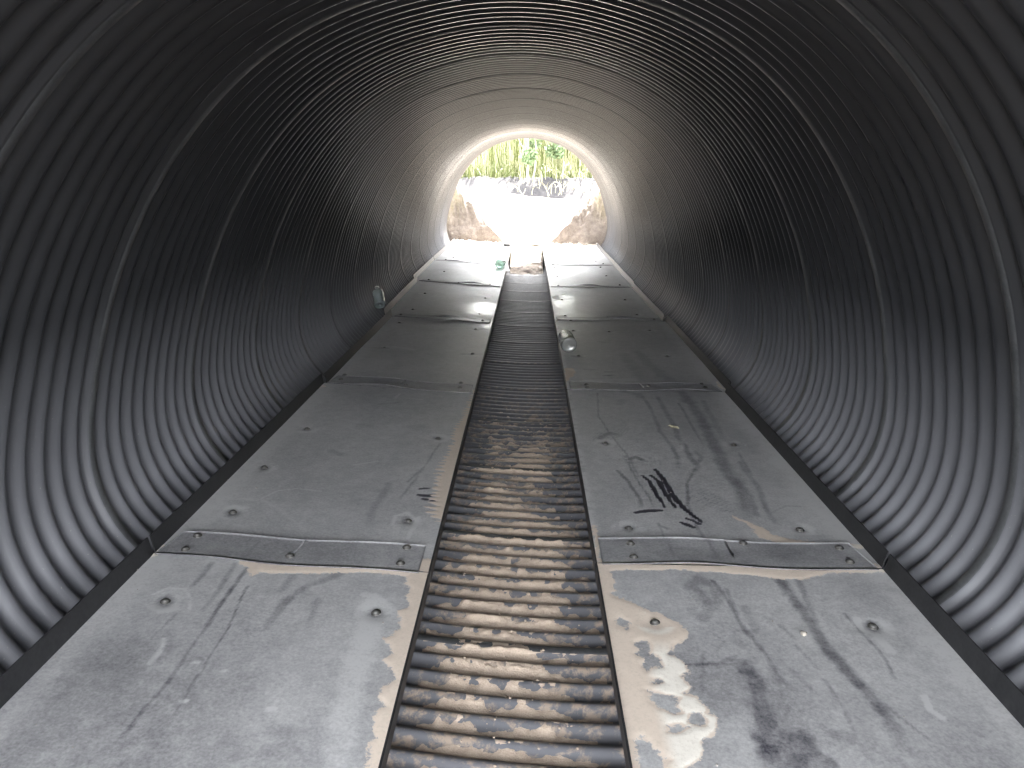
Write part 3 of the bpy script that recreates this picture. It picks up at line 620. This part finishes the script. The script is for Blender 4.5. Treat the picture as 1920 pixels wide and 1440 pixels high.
# bracket at the inner end of the left walkway
me = bpy.data.meshes.new("end_bracket"); me.from_pydata([(-.34, 10.12, .006), (-.25, 10.12, .006), (-.25, 10.30, .006), (-.34, 10.30, .006), (-.34, 10.12, .045), (-.25, 10.12, .040), (-.25, 10.30, .050), (-.34, 10.30, .055)], [],
    [(0, 1, 2, 3), (4, 5, 6, 7), (0, 1, 5, 4), (1, 2, 6, 5), (2, 3, 7, 6), (3, 0, 4, 7)]); link("end_bracket", me, M_EDGE, wl)

# ---------------------------------------------------------------- bottles
def lathe(name, prof, mat, n=28, parent=None):
    vs = []; fs = []
    for r, h in prof:
        for a in range(n): vs.append((r*math.cos(2*math.pi*a/n), r*math.sin(2*math.pi*a/n), h))
    for i in range(len(prof)-1):
        for a in range(n): fs.append((i*n+a, i*n+(a+1) % n, (i+1)*n+(a+1) % n, (i+1)*n+a))
    return link(name, mesh_np(name, vs, fs), mat, parent, smooth=True)
M_CLEAR = m_plastic("clear_plastic", (.93, .95, .95), (.72, .73, .74)); M_GREEN = m_plastic("greenish_plastic", (.70, .86, .78), (.62, .80, .70)); M_BLUE = m_plastic("bluish_plastic", (.86, .93, .95), (.70, .78, .82))
M_CAP = m_simple("bottle_cap", (.10, .12, .13), (.16, .18, .19), 30, .5); M_CAPW = m_simple("white_cap", (.7, .7, .7), (.78, .78, .78), 30, .5)
def bottle(loc, rot, R_, L_, mat, capm, label, ribs=True):
    root = empty("plastic_bottle", loc); root.rotation_euler = rot; tag(root, label, "bottle")
    p = [(.001, R_*.28), (R_*.35, R_*.18), (R_*.62, .001), (R_*.86, R_*.02), (R_*.98, R_*.2)]
    for i in range(24):
        t = i/23; r = R_*(1-(.045*(1-math.cos(t*math.pi*2*7))*.5 if ribs else 0)); p.append((r, R_*.25+t*L_*.60))
    for t in (.25, .5, .75, 1.0): p.append((R_*(1-.66*t**1.4), L_*(.66+.20*t)+R_*.1))
    p += [(R_*.31, L_*.93), (R_*.31, L_*.955)]
    lathe("bottle_body", p, mat, parent=root)
    lathe("bottle_cap", [(.001, L_*1.0), (R_*.34, L_*.995), (R_*.36, L_*.99), (R_*.36, L_*.945), (R_*.30, L_*.945)], capm, parent=root)
    return root
p = pw(1066, 663, 0); bottle((p[0]+.002, p[1]+.01, .046), (math.radians(-90), 0, math.radians(3)), .045, .30, M_CLEAR, M_CAPW, "clear ribbed plastic bottle lying on the right walkway beside the channel")
p = pw(936, 504, 0); bottle((p[0], p[1]+.01, .049), (math.radians(-90), 0, math.radians(-6)), .046, .30, M_GREEN, M_CAP, "greenish plastic bottle lying base-first at the channel edge of the left walkway, far along")
p = PL(714, 587); bottle((-1.005, p[1]+.10, .075), (math.radians(-50), math.radians(-8), math.radians(12)), .040, .17, M_BLUE, M_CAPW, "bluish clear bottle wedged between the left walkway flange and the pipe wall")
# fallen leaf and a pebble on the right walkway
def leaf(px, py, s):
    p = pw(px, py, 0); vs = [(0, -.024, 0), (.012, -.012, .004), (.014, .004, .003), (.006, .02, .006), (0, .026, .002), (-.006, .02, .005), (-.014, .004, .002), (-.012, -.012, .004), (0, 0, 0)]
    me = bpy.data.meshes.new("leaf"); me.from_pydata([(x*s, y*s, z*s) for x, y, z in vs], [], [(i, (i+1) % 8, 8) for i in range(8)])
    o = link("leaf", me, M_DLEAF); o.location = (p[0], p[1], .005); o.rotation_euler = (0, 0, .9); tag(o, "pale fallen leaf lying flat on the right walkway", "leaf")
leaf(1263, 804, 1.0)
V_, F_ = rock(3, .008); o = link("pebble", mesh_np("pebble", V_, F_), M_SANDO); p = pw(1507, 1191, 0); o.location = (p[0], p[1], .005); tag(o, "single cream pebble on the nearest plate of the right walkway", "pebble")

# ---------------------------------------------------------------- plants
def blades(n, xr, yr, hr, wr_, lean, seed, zf, droop=0, seg=4, bend=.25):
    g = np.random.default_rng(seed); Vs = np.zeros((n, (seg+1)*2, 3)); 
    x = g.uniform(*xr, n); y = g.uniform(*yr, n); z = zf(x, y)-.03; h = g.uniform(*hr, n); a = g.uniform(0, 6.28, n); l = g.normal(0, lean, n); la = g.uniform(0, 6.28, n); w_ = g.uniform(*wr_, n); bd = g.uniform(0, bend, n)
    for k in range(seg+1):
        t = k/seg; off_ = l*h*t+bd*h*t*t; cx = x+np.cos(la)*off_; cy_ = y+np.sin(la)*off_; cz = z+h*t-droop*h*t*t; ww = w_*(1-.75*t)
        Vs[:, 2*k, 0] = cx-np.cos(a)*ww; Vs[:, 2*k, 1] = cy_-np.sin(a)*ww; Vs[:, 2*k, 2] = cz
        Vs[:, 2*k+1, 0] = cx+np.cos(a)*ww; Vs[:, 2*k+1, 1] = cy_+np.sin(a)*ww; Vs[:, 2*k+1, 2] = cz
    b = np.arange(seg)*2; f = np.stack([b, b+1, b+3, b+2], -1); F_ = (np.arange(n)[:, None, None]*(seg+1)*2+f[None]).reshape(-1, 4)
    return Vs.reshape(-1, 3), F_
def join(parts):
    V_, F_, n = [], [], 0
    for a, b in parts: V_.append(a); F_.append(b+n); n += len(a)
    return np.vstack(V_), np.vstack(F_)
V_, F_ = join([blades(1700, (-4.5, 4.5), (15.2, 18.5), (1.0, 1.75), (.006, .014), .03, 1, bank_z)])
o = link("reed_stems", mesh_np("reed_stems", V_, F_), M_STEM); tag(o, "dense stand of pale upright reed stems beyond the sand", "reeds", kind="stuff")
def high(x, y): return bank_z(x, y)+np.random.default_rng(9).uniform(0, 1.1, x.shape)
V_, F_ = join([blades(3600, (-4.8, 4.8), (15.2, 19.5), (.35, 1.0), (.008, .016), .25, 2, high, .25, 4, .5), blades(2600, (-4.5, 4.5), (14.9, 16.5), (.2, .55), (.006, .012), .4, 3, bank_z, .2, 4, .6)])
o = link("reed_leaves", mesh_np("reed_leaves", V_, F_), M_LEAF); tag(o, "yellow green leaves among the reed stems", "reeds", kind="stuff")
def over(x, y): return bank_z(x, y)+.16
V_, F_ = blades(150, (-.4, 2.2), (14.0, 14.8), (.3, .75), (.004, .008), .5, 4, over, .75, 5, .9)
o = link("fallen_reeds", mesh_np("fallen_reeds", V_, F_), M_STEM); tag(o, "dry bent stalks hanging over the grey bank", "dry stalks", kind="stuff")
def leafcloud(c, r, n, size, seed):
    g = np.random.default_rng(seed); d = g.normal(size=(n, 3)); d /= np.linalg.norm(d, axis=1)[:, None]; P = np.array(c)+d*np.array(r)*(g.random((n, 1))**.4)*(.75+.5*vnoise(d[:, :1]*3+5, d[:, 2:]*3+5, seed))
    a = g.normal(size=(n, 3)); a /= np.linalg.norm(a, axis=1)[:, None]; b = np.cross(a, g.normal(size=(n, 3))); b /= np.linalg.norm(b, axis=1)[:, None]
    s = size*g.uniform(.6, 1.3, (n, 1)); V_ = np.stack([P-a*s, P+b*s*.45, P+a*s, P-b*s*.45], 1).reshape(-1, 3); return V_, np.arange(n*4).reshape(-1, 4)
def stem(p0, p1, r0, r1, parent, name="trunk"):
    pts = np.linspace(0, 1, 7); vs = []; p0 = np.array(p0); p1 = np.array(p1)
    for t in pts:
        c = p0*(1-t)+p1*t+np.array([.03*math.sin(t*5), .02*math.cos(t*4), 0]); r = r0*(1-t)+r1*t
        for a in range(7): vs.append(c+np.array([r*math.cos(a*.8976), r*math.sin(a*.8976), 0]))
    fs = [(i*7+a, i*7+(a+1) % 7, (i+1)*7+(a+1) % 7, (i+1)*7+a) for i in range(6) for a in range(7)]
    return link(name, mesh_np(name, vs, fs), M_BARK, parent, smooth=True)
for x, y, h, r, lab in ((.06, 15.0, 1.5, .30, "green leafy shrub behind the bare pale trunk at the middle of the reeds"), (.62, 15.4, 1.4, .34, "taller green shrub growing right of the middle of the reeds")):
    z = float(bank_z(np.array([x]), np.array([y]))[0]); e = empty("shrub", (x, y, z)); tag(e, lab, "shrub")
    stem((0, 0, -.05), (.05, 0, h*.8), .018, .006, e, "stem")
    parts = [leafcloud((random.uniform(-.25, .25), random.uniform(-.2, .2), h*random.uniform(.25, .95)), (r*.55, r*.5, r*.5), 420, .045, 100+i+int(x*10)) for i in range(7)]
    V_, F_ = join(parts); link("foliage", mesh_np("foliage", V_, F_), M_BUSH, e)
z = .85; e = empty("bare_sapling", (-.06, 14.85, z)); tag(e, "single bare pale sapling standing in front of the reeds", "sapling"); stem((0, 0, -.1), (-.03, .05, 1.7), .022, .012, e)
link("twig", mesh_np("twig", *blades(3, (-.05, .05), (-.02, .02), (.3, .5), (.004, .006), .6, 6, lambda x, y: x*0+.5)), M_BARK, e)
V_, F_ = join([leafcloud((x, 21.5+random.uniform(-.8, .8), zz), (1.5, .8, .9), 1900, .10, 200+i) for i, (x, zz) in enumerate([(x, zz) for x in np.arange(-8, 8.1, 1.6) for zz in (1.3, 2.0)])])
o = link("thicket", mesh_np("thicket", V_, F_), M_LEAF); tag(o, "green thicket massed behind the reeds", "thicket", kind="stuff")
